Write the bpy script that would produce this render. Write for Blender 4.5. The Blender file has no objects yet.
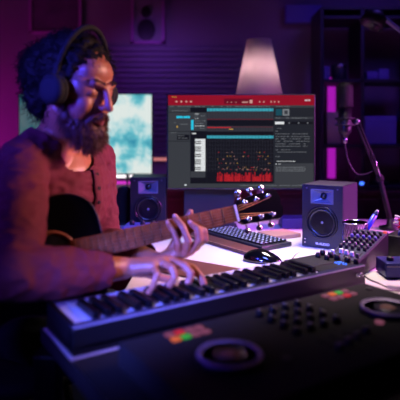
import bpy, bmesh, math, random
import numpy as np
from mathutils import Vector, Matrix, noise
random.seed(7)
S = bpy.context.scene
C = S.collection
PI = math.pi
def rgb(r, g, b):
    f = lambda c: (c/255/12.92) if c <= 10 else (((c/255)+.055)/1.055)**2.4
    return (f(r), f(g), f(b), 1)

# ------------------------------------------------------------------ camera, world, lights, exposure
H = 1.17
F = 500.0            # focal length in pixels of the 400 px frame
cam = bpy.data.cameras.new('camera'); co = bpy.data.objects.new('camera', cam); C.objects.link(co)
cam.sensor_width = 36; cam.lens = F/400*36
co.location = (0, 0, H); co.rotation_euler = (PI/2, 0, 0)
cam.shift_y = -65/400
cam.clip_start = .05
cam.dof.use_dof = True; cam.dof.focus_distance = 1.72; cam.dof.aperture_fstop = 1.9
S.camera = co
w = bpy.data.worlds.new('world'); S.world = w; w.use_nodes = True
w.node_tree.nodes['Background'].inputs[0].default_value = (.05, .03, .12, 1)
w.node_tree.nodes['Background'].inputs[1].default_value = .12
S.view_settings.view_transform = 'Standard'; S.view_settings.look = 'None'
S.view_settings.exposure = 0.0; S.view_settings.gamma = 1
def area(name, loc, target, size, power, col, spread=180, sy=None):
    l = bpy.data.lights.new(name, 'AREA'); l.energy = power; l.color = col; l.spread = math.radians(spread)
    l.size = size
    if sy: l.shape = 'RECTANGLE'; l.size_y = sy
    o = bpy.data.objects.new(name, l); C.objects.link(o); o.location = loc
    o.rotation_euler = (Vector(target)-Vector(loc)).to_track_quat('-Z', 'Y').to_euler()
    return o
area('warm_ceiling_lamp', (.62, 1.95, 2.15), (.34, 1.78, .74), .35, 5.6, (1, .83, .74), 56)
area('warm_front_lamp', (1.1, 1.42, 1.62), (-.25, 1.38, 1.08), .28, 2.5, (1, .54, .42), 50)
area('blue_led_panel', (-.95, .45, 1.6), (-.30, 1.3, 1.27), .22, 1.5, (.05, .05, 1), 30)
area('blue_arm_lamp', (-1.3, .5, 1.2), (-.4, 1.2, .95), .3, 1.3, (.10, .03, 1), 70)
area('blue_hand_lamp', (-.55, .1, 1.2), (-.06, 1.17, .83), .12, 2.0, (.10, .13, 1), 24)
area('blue_front_panel', (.2, .75, 1.95), (.12, 2.08, .86), .3, 4.6, (.09, .14, 1), 46)
area('magenta_side_lamp', (1.9, 1.75, 1.5), (.5, 2.0, .85), .3, 10, (.85, .12, .9), 60)
area('magenta_wall_wash', (-1.75, 2.75, .95), (-1.05, 3.4, 1.25), .4, 4.5, (.9, .02, .75), 150)
area('violet_wall_wash', (-.35, 2.95, 1.75), (-.15, 3.4, 1.35), .3, 1.3, (.35, .1, 1), 150, .2)
area('indigo_back_light', (1.1, 2.4, 2.35), (1.1, 3.2, 1.1), .4, 2.4, (.16, .08, 1), 120)

# ------------------------------------------------------------------ materials
def mat(name, col, rough=.5, metal=0, spec=.5, coat=0, emit=None, es=1, bump=None, var=None, sss=0, alpha=None, trans=0):
    m = bpy.data.materials.new(name); m.use_nodes = True
    nt = m.node_tree; b = nt.nodes['Principled BSDF']
    c = rgb(*col) if len(col) == 3 else col
    b.inputs['Base Color'].default_value = c; b.inputs['Roughness'].default_value = rough
    b.inputs['Metallic'].default_value = metal; b.inputs['Specular IOR Level'].default_value = spec
    b.inputs['Coat Weight'].default_value = coat; b.inputs['Coat Roughness'].default_value = .1
    if trans: b.inputs['Transmission Weight'].default_value = trans
    if sss:
        b.inputs['Subsurface Weight'].default_value = sss; b.inputs['Subsurface Radius'].default_value = (.012, .004, .002)
        b.inputs['Subsurface Scale'].default_value = 1
    if emit:
        b.inputs['Emission Color'].default_value = rgb(*emit); b.inputs['Emission Strength'].default_value = es
    tc = nt.nodes.new('ShaderNodeTexCoord')
    if var:     # (scale, second colour, stretch)
        n = nt.nodes.new('ShaderNodeTexNoise'); mp = nt.nodes.new('ShaderNodeMapping')
        mp.inputs['Scale'].default_value = var[2] if len(var) > 2 else (1, 1, 1)
        nt.links.new(tc.outputs['Object'], mp.inputs[0]); nt.links.new(mp.outputs[0], n.inputs['Vector'])
        n.inputs['Scale'].default_value = var[0]; n.inputs['Detail'].default_value = 6
        r = nt.nodes.new('ShaderNodeValToRGB'); r.color_ramp.elements[0].position = .3; r.color_ramp.elements[1].position = .7
        r.color_ramp.elements[0].color = c; r.color_ramp.elements[1].color = rgb(*var[1])
        nt.links.new(n.outputs['Fac'], r.inputs[0]); nt.links.new(r.outputs[0], b.inputs['Base Color'])
    if bump:    # (scale, strength)
        n = nt.nodes.new('ShaderNodeTexNoise'); n.inputs['Scale'].default_value = bump[0]; n.inputs['Detail'].default_value = 4
        nt.links.new(tc.outputs['Object'], n.inputs['Vector'])
        bp = nt.nodes.new('ShaderNodeBump'); bp.inputs['Strength'].default_value = bump[1]; bp.inputs['Distance'].default_value = .003
        nt.links.new(n.outputs['Fac'], bp.inputs['Height']); nt.links.new(bp.outputs[0], b.inputs['Normal'])
    return m
M = {}
M['wall'] = mat('wall_paint', (120, 105, 120), .85, bump=(60, .1), var=(3, (112, 98, 114)))
M['ceiling'] = mat('ceiling_paint', (90, 88, 92), .9)
M['floor'] = mat('floor_wood', (45, 36, 34), .6, var=(2.5, (34, 27, 26), (1, 8, 1)))
M['panel'] = mat('slat_panel', (95, 85, 108), .55)
M['desk'] = mat('desk_white', (222, 210, 205), .35, var=(3, (228, 217, 212)))
M['desk_leg'] = mat('desk_leg_metal', (40, 40, 44), .4, .8)
M['black'] = mat('black_plastic', (18, 18, 21), .42, bump=(400, .05))
M['blackmat'] = mat('black_rubber', (9, 9, 11), .85)
M['blackgloss'] = mat('black_gloss', (8, 8, 10), .12, coat=.5)
M['dark'] = mat('charcoal_plastic', (30, 30, 36), .5)
M['spk'] = mat('speaker_vinyl', (34, 32, 42), .5, bump=(300, .08))
M['spkf'] = mat('speaker_baffle', (24, 27, 38), .38)
M['cone'] = mat('speaker_cone', (120, 126, 150), .28, coat=.5)
M['surround'] = mat('speaker_surround', (22, 23, 30), .3)
M['horn'] = mat('speaker_horn', (104, 108, 130), .2)
M['chrome'] = mat('chrome', (210, 205, 215), .15, 1)
M['steel'] = mat('steel', (130, 130, 138), .3, 1)
M['white'] = mat('white_print', (235, 235, 240), .5)
M['keyw'] = mat('white_key_plastic', (226, 224, 228), .22)
M['keyb'] = mat('black_key_plastic', (12, 12, 16), .25)
M['leather'] = mat('brown_leather', (92, 52, 44), .5, bump=(150, .25), var=(30, (80, 44, 38)))
M['leather2'] = mat('brown_leather_pad', (104, 60, 50), .5, bump=(150, .2), var=(20, (92, 52, 44)))
M['gold'] = mat('pale_stitching', (210, 170, 120), .5)
M['shirt'] = mat('maroon_cotton', (104, 20, 38), .85, bump=(500, .25), var=(14, (92, 17, 33)))
M['trouser'] = mat('dark_denim', (22, 24, 34), .9, bump=(400, .3))
M['shoe'] = mat('dark_shoe', (20, 18, 18), .5)
M['skin'] = mat('skin', (180, 112, 82), .42, sss=.1, bump=(220, .12), var=(25, (166, 98, 70)))
M['lip'] = mat('lip', (150, 78, 74), .4, sss=.1)
M['nail'] = mat('nail', (214, 150, 132), .25)
M['hair'] = mat('dark_brown_hair', (20, 13, 11), .75, spec=.25)
M['beard'] = mat('brown_beard', (88, 44, 24), .55)
M['fret'] = mat('rosewood', (156, 86, 42), .7, spec=.15, var=(60, (116, 60, 28), (1, 1, 1)), bump=(200, .1))
M['neckw'] = mat('mahogany', (92, 46, 26), .35)
M['string'] = mat('string_metal', (150, 112, 78), .4, 1)
M['bone'] = mat('bone_nut', (235, 225, 205), .4)
M['shade'] = mat('lamp_shade_linen', (225, 208, 208), .8, bump=(300, .2))
M['sidewood'] = mat('dark_red_wood', (84, 40, 34), .5, var=(6, (66, 30, 26), (1, 1, 8)))
M['shelfm'] = mat('shelf_dark', (24, 22, 32), .6)
M['bluebox'] = mat('blue_box_card', (84, 78, 150), .7)
M['bluepl'] = mat('blue_plastic', (30, 44, 190), .35)
M['beige'] = mat('beige_card', (150, 130, 118), .8)
M['tan'] = mat('tan_paper', (176, 128, 116), .7)
M['red'] = mat('red_plastic', (190, 24, 34), .4)
M['redw'] = mat('white_cable', (215, 200, 205), .4)
M['rim'] = mat('panel_blue_sheen', (40, 44, 66), .28)  # blue reflection on the piano's top strip put into its colour
M['mesh'] = mat('mesh_steel', (110, 104, 116), .35, .9)
M['ledblue'] = mat('blue_led', (20, 30, 60), .4, emit=(60, 110, 255), es=2.6)
M['ledwhite'] = mat('white_led', (60, 60, 60), .4, emit=(255, 244, 250), es=1.6)
M['ledpink'] = mat('pink_led', (60, 20, 60), .4, emit=(226, 60, 214), es=1.0)
M['ledtube'] = mat('magenta_tube', (60, 20, 60), .4, emit=(165, 24, 175), es=1.0)
M['ledorange'] = mat('peach_led', (60, 40, 40), .4, emit=(236, 140, 140), es=.7)
M['padgreen'] = mat('green_pad_light', (10, 40, 10), .5, emit=(60, 190, 70), es=.6)
M['padorange'] = mat('orange_pad_light', (40, 20, 5), .5, emit=(255, 120, 60), es=.6)
M['padred'] = mat('red_pad_light', (40, 5, 5), .5, emit=(225, 40, 60), es=.6)
M['padpink'] = mat('pink_pad_light', (40, 5, 20), .5, emit=(170, 90, 120), es=.45)
def emi(name, r, g, b, s=1):
    m = bpy.data.materials.new(name); m.use_nodes = True; nt = m.node_tree
    p = nt.nodes['Principled BSDF']; p.inputs['Base Color'].default_value = (.002, .002, .002, 1)
    p.inputs['Roughness'].default_value = .3; p.inputs['Specular IOR Level'].default_value = .03
    p.inputs['Emission Color'].default_value = rgb(r, g, b); p.inputs['Emission Strength'].default_value = s
    return m
# turquoise cloud picture shown by the television
m = M['tvpic'] = emi('television_picture', 255, 255, 255, .9); nt = m.node_tree
tc = nt.nodes.new('ShaderNodeTexCoord'); n1 = nt.nodes.new('ShaderNodeTexNoise'); n1.inputs['Scale'].default_value = 5.5; n1.inputs['Detail'].default_value = 7; n1.inputs['Roughness'].default_value = .6
nt.links.new(tc.outputs['Object'], n1.inputs['Vector'])
r = nt.nodes.new('ShaderNodeValToRGB'); e = r.color_ramp.elements
e[0].position = .32; e[0].color = rgb(40, 140, 172); e[1].position = .57; e[1].color = rgb(232, 242, 238)
x = r.color_ramp.elements.new(.43); x.color = rgb(110, 200, 212)
x = r.color_ramp.elements.new(.50); x.color = rgb(196, 230, 232)
sx_ = nt.nodes.new('ShaderNodeSeparateXYZ'); mr_ = nt.nodes.new('ShaderNodeMapRange'); mr_.inputs[1].default_value = -.28; mr_.inputs[2].default_value = -.04; mr_.inputs[3].default_value = .1; mr_.inputs[4].default_value = 1
mxr = nt.nodes.new('ShaderNodeMix'); mxr.data_type = 'RGBA'; mxr.inputs['A'].default_value = rgb(18, 70, 86)
nt.links.new(tc.outputs['Object'], sx_.inputs[0]); nt.links.new(sx_.outputs[0], mr_.inputs[0]); nt.links.new(mr_.outputs[0], mxr.inputs['Factor'])
nt.links.new(n1.outputs['Fac'], r.inputs[0]); nt.links.new(r.outputs[0], mxr.inputs['B']); nt.links.new(mxr.outputs['Result'], nt.nodes['Principled BSDF'].inputs['Emission Color'])
# translucent lamp shade
nt = M['shade'].node_tree; p = nt.nodes['Principled BSDF']
tr = nt.nodes.new('ShaderNodeBsdfTranslucent'); tr.inputs[0].default_value = rgb(225, 208, 208)
mx = nt.nodes.new('ShaderNodeMixShader'); mx.inputs[0].default_value = .5
nt.links.new(p.outputs[0], mx.inputs[1]); nt.links.new(tr.outputs[0], mx.inputs[2])
nt.links.new(mx.outputs[0], nt.nodes['Material Output'].inputs[0])

# ------------------------------------------------------------------ geometry helpers
WM = {}                                        # world matrix of things and their parts
def at(px, py, Y): return Vector(((px-200)*Y/F, Y, H-(py-135)*Y/F))
def BM(): return bmesh.new()
def frame(d, up=Vector((0, 0, 1))):
    z = Vector(d).normalized(); x = up.cross(z)
    if x.length < 1e-4: x = Vector((1, 0, 0))
    x.normalize(); y = z.cross(x)
    return Matrix((x, y, z)).transposed().to_4x4()
def box(bm, c, s, mtx=None, mi=0, bev=0):
    r = bmesh.ops.create_cube(bm, size=1, matrix=Matrix.Translation(c) @ (mtx if mtx else Matrix()) @ Matrix.Diagonal((*s, 1)))
    vs = r['verts']; fs = set(f for v in vs for f in v.link_faces)
    for f in fs: f.material_index = mi
    if bev:
        es = set(e for v in vs for e in v.link_edges)
        bmesh.ops.bevel(bm, geom=list(es), offset=bev, segments=2, affect='EDGES', profile=.5, clamp_overlap=True)
    return vs
def cyl(bm, a, b, r1, r2=None, seg=20, mi=0, caps=True):
    a, b = Vector(a), Vector(b); r2 = r1 if r2 is None else r2
    mtx = Matrix.Translation((a+b)/2) @ frame(b-a)
    r = bmesh.ops.create_cone(bm, cap_ends=caps, segments=seg, radius1=r1, radius2=r2, depth=(b-a).length, matrix=mtx)
    for f in set(f for v in r['verts'] for f in v.link_faces): f.material_index = mi; f.smooth = len(f.verts) == 4
    return r['verts']
def sph(bm, c, r, mtx=None, seg=16, mi=0):
    rr = r if hasattr(r, '__len__') else (r, r, r)
    q = bmesh.ops.create_uvsphere(bm, u_segments=seg, v_segments=max(6, seg//2), radius=1,
        matrix=Matrix.Translation(c) @ (mtx if mtx else Matrix()) @ Matrix.Diagonal((*rr, 1)))
    for f in set(f for v in q['verts'] for f in v.link_faces): f.material_index = mi; f.smooth = True
    return q['verts']
def cap(bm, a, b, r1, r2=None, seg=16):        # tapered capsule
    r2 = r1 if r2 is None else r2
    cyl(bm, a, b, r1, r2, seg); sph(bm, a, r1, seg=seg); sph(bm, b, r2, seg=seg)
def lathe(bm, prof, mtx=None, seg=32, mi=0):   # prof: [(r, z)]
    mtx = mtx or Matrix(); rings = []
    for (r, z) in prof:
        rings.append([bm.verts.new(mtx @ Vector((r*math.cos(2*PI*i/seg), r*math.sin(2*PI*i/seg), z))) for i in range(seg)])
    for k in range(len(rings)-1):
        for i in range(seg):
            j = (i+1) % seg
            f = bm.faces.new((rings[k][i], rings[k][j], rings[k+1][j], rings[k+1][i])); f.smooth = True; f.material_index = mi
    for rg, rev in ((rings[0], True), (rings[-1], False)):
        if (rg[0].co-rg[seg//2].co).length > 1e-5:
            f = bm.faces.new(list(reversed(rg)) if rev else rg); f.material_index = mi
def tube(bm, pts, r, seg=8, mi=0):
    pts = [Vector(p) for p in pts]; n = len(pts); rings = []
    rr = r if hasattr(r, '__len__') else [r]*n
    up = Vector((0, 0, 1))
    for i, p in enumerate(pts):
        d = (pts[min(i+1, n-1)]-pts[max(i-1, 0)])
        if d.length < 1e-7: d = Vector((0, 0, 1))
        d.normalize(); x = up.cross(d)
        if x.length < .05: x = Vector((1, 0, 0)).cross(d)
        x.normalize(); y = d.cross(x)
        rings.append([bm.verts.new(p + (x*math.cos(2*PI*k/seg)+y*math.sin(2*PI*k/seg))*rr[i]) for k in range(seg)])
    for a in range(n-1):
        for k in range(seg):
            j = (k+1) % seg
            f = bm.faces.new((rings[a][k], rings[a][j], rings[a+1][j], rings[a+1][k])); f.smooth = True; f.material_index = mi
    bm.faces.new(list(reversed(rings[0]))).material_index = mi; bm.faces.new(rings[-1]).material_index = mi
def curve(pts, n=24):                          # Catmull-Rom through points
    P = [Vector(p) for p in pts]; P = [P[0]]+P+[P[-1]]; out = []
    for i in range(1, len(P)-2):
        for k in range(n):
            t = k/n; a, b, c, d = P[i-1], P[i], P[i+1], P[i+2]
            out.append(.5*((2*b)+(c-a)*t+(2*a-5*b+4*c-d)*t*t+(3*b-a-3*c+d)*t**3))
    out.append(P[-2]); return out
def prism(bm, pts, z0, z1, mtx=None, mi=0):
    mtx = mtx or Matrix()
    a = [bm.verts.new(mtx @ Vector((p[0], p[1], z0))) for p in pts]; b = [bm.verts.new(mtx @ Vector((p[0], p[1], z1))) for p in pts]
    n = len(pts); fs = [bm.faces.new(list(reversed(a))), bm.faces.new(b)]
    for i in range(n): fs.append(bm.faces.new((a[i], a[(i+1) % n], b[(i+1) % n], b[i])))
    for f in fs: f.material_index = mi
    return fs
def link_mesh(name, me, mats, parent=None):
    for mm in (mats if isinstance(mats, (list, tuple)) else [mats]): me.materials.append(mm if not isinstance(mm, str) else M[mm])
    o = bpy.data.objects.new(name, me); C.objects.link(o)
    if parent: o.parent = parent; WM[o] = WM[parent]
    else: WM[o] = Matrix()
    return o
def obj(name, bm, mats, parent=None, world=True, bevel=0):
    """link bm as one mesh; world=True: bm is in world coordinates and is moved into the parent's frame"""
    if parent and world: bm.transform(WM[parent].inverted())
    bmesh.ops.recalc_face_normals(bm, faces=bm.faces[:])
    me = bpy.data.meshes.new(name); bm.to_mesh(me); bm.free()
    o = link_mesh(name, me, mats, parent)
    if bevel:
        b = o.modifiers.new('bevel', 'BEVEL'); b.width = bevel; b.segments = 2; b.limit_method = 'ANGLE'; b.angle_limit = .6
    return o
def thing(name, label, cat, loc=(0, 0, 0), rz=0, group=None):
    o = bpy.data.objects.new(name, None); C.objects.link(o); o.empty_display_size = .05
    o.location = loc; o.rotation_euler = (0, 0, rz); o['label'] = label; o['category'] = cat
    if group: o['group'] = group
    WM[o] = Matrix.Translation(loc) @ Matrix.Rotation(rz, 4, 'Z')
    return o
def tag(o, label, cat, group=None):
    o['label'] = label; o['category'] = cat
    if group: o['group'] = group
    return o
def own_origin(o):                             # put a single-mesh thing's origin at its base centre
    me = o.data; co_ = [v.co for v in me.vertices]
    c = Vector(((min(v.x for v in co_)+max(v.x for v in co_))/2, (min(v.y for v in co_)+max(v.y for v in co_))/2, min(v.z for v in co_)))
    me.transform(Matrix.Translation(-c)); o.location = c; WM[o] = Matrix.Translation(c); return o
def struct(name, bm, m): o = obj(name, bm, m); o['kind'] = 'structure'; return o
def copy_part(src, parent, mtx):
    c = src.copy(); C.objects.link(c); c.parent = parent; c.matrix_local = mtx; return c
def copy_tree(src, parent=None):
    c = src.copy(); C.objects.link(c); c.parent = parent; WM[c] = WM[src]
    for ch in list(src.children): copy_tree(ch, c)
    return c
def remeshed(bm, voxel, smooth_it=4, dissolve=None):
    me = bpy.data.meshes.new('tmp'); bm.to_mesh(me); bm.free()
    o = bpy.data.objects.new('tmp', me); C.objects.link(o)
    r = o.modifiers.new('r', 'REMESH'); r.mode = 'VOXEL'; r.voxel_size = voxel
    s = o.modifiers.new('s', 'SMOOTH'); s.factor = .5; s.iterations = smooth_it
    dg = bpy.context.evaluated_depsgraph_get(); dg.update()
    out = bpy.data.meshes.new_from_object(o.evaluated_get(dg))
    bpy.data.objects.remove(o); bpy.data.meshes.remove(me)
    for p_ in out.polygons: p_.use_smooth = True
    return out
def text_mesh(bm, txt, size, mtx, ext=.0003, mi=0, bold=0):
    cu = bpy.data.curves.new('t', 'FONT'); cu.body = txt; cu.size = size; cu.extrude = ext; cu.align_x = 'CENTER'; cu.align_y = 'CENTER'; cu.offset = bold
    o = bpy.data.objects.new('t', cu); C.objects.link(o)
    dg = bpy.context.evaluated_depsgraph_get(); dg.update()
    me = bpy.data.meshes.new_from_object(o.evaluated_get(dg)); bpy.data.objects.remove(o)
    n0 = len(bm.faces); b2 = bmesh.new(); b2.from_mesh(me); b2.transform(mtx)
    me2 = bpy.data.meshes.new('t2'); b2.to_mesh(me2); b2.free(); bm.from_mesh(me2)
    bm.faces.ensure_lookup_table()
    for f in bm.faces[n0:]: f.material_index = mi

# ------------------------------------------------------------------ room shell
XL, XR, YF, YB, ZC = -2.3, 2.4, -1.6, 3.4, 2.7
b = BM(); box(b, ((XL+XR)/2, (YF+YB)/2, -.05), (XR-XL+.2, YB-YF+.2, .1)); struct('floor', b, 'floor')
b = BM(); box(b, ((XL+XR)/2, (YF+YB)/2, ZC+.05), (XR-XL+.2, YB-YF+.2, .1)); struct('ceiling', b, 'ceiling')
b = BM(); box(b, ((XL+XR)/2, YB+.05, ZC/2), (XR-XL, .1, ZC)); struct('wall_back', b, 'wall')
b = BM(); box(b, ((XL+XR)/2, YF-.05, ZC/2), (XR-XL, .1, ZC)); struct('wall_front', b, 'wall')
b = BM(); box(b, (XL-.05, (YF+YB)/2, ZC/2), (.1, YB-YF, ZC)); struct('wall_left', b, 'wall')
b = BM(); box(b, (XR+.05, (YF+YB)/2, ZC/2), (.1, YB-YF, ZC)); struct('wall_right', b, 'wall')
b = BM(); box(b, ((XL+XR)/2, YB-.008, .05), (XR-XL, .016, .1)); struct('baseboard_back', b, 'shelfm')
b = BM()                                       # horizontal slat panelling behind the screens
for k in range(22):
    z = 1.0+k*.036; box(b, (-.15, YB-.012, z), (1.25, .02, .027), Matrix.Rotation(.25, 4, 'X'))
struct('trim_1', b, 'panel')

# pictures on the wall
def picture(px0, px1, py0, py1, label, art):
    Y = YB-.012; a, c = at(px0, py0, Y), at(px1, py1, Y); w_, h_ = c.x-a.x, a.z-c.z
    t = thing('framed_picture', label, 'picture', ((a.x+c.x)/2, Y, c.z))
    b = BM(); f = .022
    for s in (-1, 1):
        box(b, (s*(w_-f)/2, 0, h_/2), (f, .022, h_)); box(b, (0, 0, h_/2+s*(h_-f)/2), (w_, .022, f))
    obj('frame', b, mat('picture_frame_finish', (150, 90, 150), .5), t, False, .002)
    b = BM(); box(b, (0, .004, h_/2), (w_-2*f+.002, .006, h_-2*f+.002)); obj('print', b, art, t, False)
    return t
picture(29, 82, -8, 34, 'framed picture with a pale border high on the magenta wall, left of the other picture', mat('dim_print', (70, 60, 74), .6, var=(9, (100, 70, 100))))
t = picture(131, 165, -6, 44, 'pale framed picture with a dark figure above the screens', mat('pale_print', (135, 130, 140), .6, var=(7, (110, 106, 118))))
b = BM(); Y = YB-.02
sph(b, at(146, 12, Y), (.034, .003, .04), seg=20); sph(b, at(146, 30, Y), (.06, .003, .075), seg=20)
obj('figure', b, 'dark', t)

# sideboard along the back wall
t = thing('sideboard', 'long dark reddish wooden sideboard along the back wall', 'sideboard', (.1, 3.17, 0))
b = BM(); box(b, (0, 0, .45), (3.2, .4, .72)); obj('body', b, 'sidewood', t, False, .004)
b = BM(); box(b, (0, 0, .825), (3.24, .42, .03)); obj('top', b, 'sidewood', t, False, .004)
for k in range(5):
    b = BM(); box(b, (-1.28+k*.64, -.206, .45), (.62, .016, .68)); d = obj('door', b, 'sidewood', t, False, .003)
    b = BM(); cyl(b, (-1.02+k*.64, -.235, .4), (-1.02+k*.64, -.235, .52), .006); 
    for z in (.41, .51): cyl(b, (-1.02+k*.64, -.235, z), (-1.02+k*.64, -.212, z), .004)
    obj('handle', b, 'steel', d, False)
for sx in (-1.5, 1.5):
    for sy in (-.15, .15):
        b = BM(); cyl(b, (sx, sy, 0), (sx, sy, .1), .018, .025); obj('leg', b, 'sidewood', t, False)

# television with a turquoise cloud picture
Y = 3.05; a, c = at(18, 93, Y), at(153, 175, Y)
t = thing('television', 'flat television showing turquoise and white clouds, behind the bearded man', 'television', ((a.x+c.x)/2, Y, .841))
w_, h_, z0 = c.x-a.x, a.z-c.z, c.z-.841
b = BM(); box(b, (0, .018, z0+h_/2), (w_, .03, h_)); obj('housing', b, 'black', t, False, .003)
b = BM(); box(b, (0, .0015, z0+h_/2), (w_-.018, .004, h_-.018)); obj('screen', b, 'tvpic', t, False)
for s in (-1, 1):
    b = BM(); tube(b, [(s*.27, -.10, .006), (s*.25, .018, z0+.02), (s*.27, .11, .006)], .006); obj('foot', b, 'black', t, False)

# wall shelves with light strips
def ledbar(px0, px1, py0, py1, Y, m, label, nm='light_strip'):
    a, c = at(px0, py0, Y), at(px1, py1, Y)
    t = thing(nm, label, 'light strip', ((a.x+c.x)/2, Y, c.z))
    b = BM(); box(b, (0, .012, (a.z-c.z)/2), (c.x-a.x, .02, a.z-c.z)); obj('channel', b, 'shelfm', t, False, .001)
    b = BM(); box(b, (0, -.001, (a.z-c.z)/2), (c.x-a.x-.006, .006, (a.z-c.z)-.004)); obj('diffuser', b, m, t, False)
    return t
ledbar(80, 133, 173.5, 178, 3.37, M['ledwhite'], 'white light strip on the wall just below the television')
ledbar(80, 133, 181, 185.5, 3.37, M['ledpink'], 'pink glowing light strip below the white one, left of the back speaker')
ledbar(148, 240, 157.5, 161, 3.37, M['ledorange'], 'peach coloured light strip peeking out between the television and the monitor')
Y = 3.36; a, c = at(327, 78, Y), at(336, 178, Y)
t = thing('light_tube', 'upright magenta light tube glowing on the wall behind the shelf unit', 'light', ((a.x+c.x)/2, Y, c.z))
b = BM(); box(b, (0, .02, (a.z-c.z)/2), (.05, .02, a.z-c.z)); obj('mount', b, 'shelfm', t, False)
b = BM(); cyl(b, (0, 0, 0), (0, 0, a.z-c.z), .026, seg=24); obj('tube', b, 'ledtube', t, False)

# floor lamp with a pale shade
LY = 2.72; cx = at(259, 95, LY).x
t = thing('floor_lamp', 'floor lamp with a pale tapered fabric shade behind the monitor', 'lamp', (cx, LY, 0))
b = BM(); zt, zb = at(0, 40, LY).z, at(0, 102, LY).z
lathe(b, [(.135, zb), (.066, zt), (.062, zt), (.131, zb), (.135, zb)], seg=48); obj('lamp_shade', b, 'shade', t, False)
b = BM(); cyl(b, (0, 0, .02), (0, 0, zt-.08), .011); obj('pole', b, 'steel', t, False)
b = BM(); lathe(b, [(.14, 0), (.14, .015), (.03, .03), (.012, .04)]); obj('base', b, 'dark', t, False)
b = BM(); sph(b, (0, 0, zt-.10), .03); obj('bulb', b, mat('bulb_glass', (240, 220, 210), .4, emit=(255, 220, 220), es=1.5), t, False)
l = bpy.data.lights.new('lamp_bulb_light', 'POINT'); l.energy = 2.6; l.color = (1, .86, .92); l.shadow_soft_size = .035
lo = bpy.data.objects.new('lamp_bulb_light', l); C.objects.link(lo); lo.parent = t; lo.location = (0, 0, zt-.16)

# open shelf unit on the sideboard
Y = 3.16
t = thing('shelf_unit', 'dark open shelf unit standing on the sideboard at the right', 'shelf', (at(362, 0, Y).x, Y, .841))
X = lambda px: at(px, 0, Y).x-at(362, 0, Y).x
Zl = lambda py: at(0, py, Y).z-.841
for px in (317, 356, 410):
    b = BM(); box(b, (X(px), 0, 1.10/2), (.022, .26, 1.10)); obj('upright', b, 'shelfm', t, False, .002)
for z in (.012, Zl(146), Zl(83), Zl(22), 1.10):
    b = BM(); box(b, ((X(317)+X(410))/2, 0, z), (X(410)-X(317), .26, .02)); obj('shelf', b, 'shelfm', t, False, .002)
def shelf_box(px0, px1, py0, zbase, m, label, cat='box', lid=True, nm='storage_box', dy=.2, yy=3.15):
    a = at(px0, py0, yy-dy/2); c = at(px1, py0, yy-dy/2); z0 = zbase
    t = thing(nm, label, cat, ((a.x+c.x)/2, yy, z0)); w_, h_ = c.x-a.x, a.z-z0
    b = BM(); box(b, (0, 0, h_/2), (w_*.97, dy*.97, h_-.002)); obj('body', b, m, t, False, .003)
    if lid:
        b = BM(); box(b, (0, 0, h_-.018), (w_, dy, .036)); obj('lid', b, m, t, False, .003)
    return t
zs1, zs2, zs3 = at(0, 146, Y).z+.0105, at(0, 83, Y).z+.0105, at(0, 22, Y).z+.0105
shelf_box(364.5, 397, 116, zs1, M['bluebox'], 'wide blue lidded storage box on the middle shelf')
shelf_box(327, 341, 112, zs1, M['beige'], 'upright beige box in front of the magenta light tube', dy=.16)
shelf_box(324, 330, 66, zs2, M['bluebox'], 'narrow blue box at the left end of the upper shelf', lid=False)
t = thing('lens_canister', 'dark cylindrical canister on the upper shelf beside the narrow blue box', 'canister', (at(340, 0, 3.1).x, 3.12, zs2))
b = BM(); lathe(b, [(.045, 0), (.047, .01), (.047, .09), (.04, .1), (0, .1)]); obj('body', b, 'dark', t, False)
b = BM(); lathe(b, [(.049, .078), (.049, .095), (.045, .097)]); obj('rim', b, 'steel', t, False)
for k, (px0, px1, h_) in enumerate(((364, 375, .05), (375.5, 386, .065))):
    b = BM(); a, c = at(px0, 0, 3.1), at(px1, 0, 3.1); box(b, ((a.x+c.x)/2, 3.12, zs2+h_/2), (c.x-a.x-.003, .15, h_-.002), bev=.002)
    own_origin(tag(obj('book_stack', b, 'bluebox'), ('low' if k == 0 else 'taller')+' blue book bundle lying on the upper right shelf', 'books'))
b = BM(); a, c = at(291, 0, 3.2), at(325, 17, 3.2); box(b, ((a.x+c.x)/2, 3.36, (a.z+c.z)/2), (.24, .05, .12), bev=.003)
own_origin(tag(obj('wall_box', b, 'bluebox'), 'small dim blue wall box above the shelf unit at the top', 'box'))  # plain blue box, gives no light

# ------------------------------------------------------------------ desk
ZD = .74
E = Vector((.47, 1.423)); U = Vector((-.839, -.545)); Nn = Vector((.545, -.839))
def sd(s, d, z=0): p = E+U*s+Nn*d; return Vector((p.x, p.y, z))
t = thing('desk', 'large white desktop carrying the keyboards and speakers', 'desk', (.6, 1.7, 0))
q = lambda v: (v.x, v.y)
desk_poly = [q(sd(-.9, .43)), (1.9, 1.5), (1.9, 2.55), (-.75, 2.55), (-.75, 1.98), (-.2, 1.78), (-.21, 1.40), (-.25, 1.22), q(sd(.75, -.19)), q(sd(.858, -.19)), q(sd(.858, .43))]
b = BM(); prism(b, desk_poly, ZD-.03, ZD); obj('tabletop', b, 'desk', t, True, .004)
for p in (sd(.86, .38), sd(.0, .38), Vector((1.82, 1.62, 0)), Vector((1.82, 2.47, 0)), Vector((-.68, 2.47, 0)), sd(.86, -.13)):
    b = BM(); box(b, (p.x, p.y, (ZD-.03)/2), (.05, .05, ZD-.03)); obj('leg', b, 'desk_leg', t, True, .003)
b = BM(); prism(b, [q(sd(.858, -.19)), q(sd(.858, .432)), q(sd(-.9, .432)), q(sd(-.9, .4305)), q(sd(.8565, .4305)), q(sd(.8565, -.19))], ZD-.0305, ZD+.0006); b.transform(Matrix.Translation(sd(.0015, 0)-sd(0, 0)))
obj('dark_edge_strip', b, 'blackmat', t)  # added black strips that darken the lit desk edges
zd = ZD+.0005
b = BM(); prism(b, [q(sd(.14, .012)), q(sd(.857, .012)), q(sd(.857, .425)), q(sd(.14, .425))], zd, zd+.003)
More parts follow.
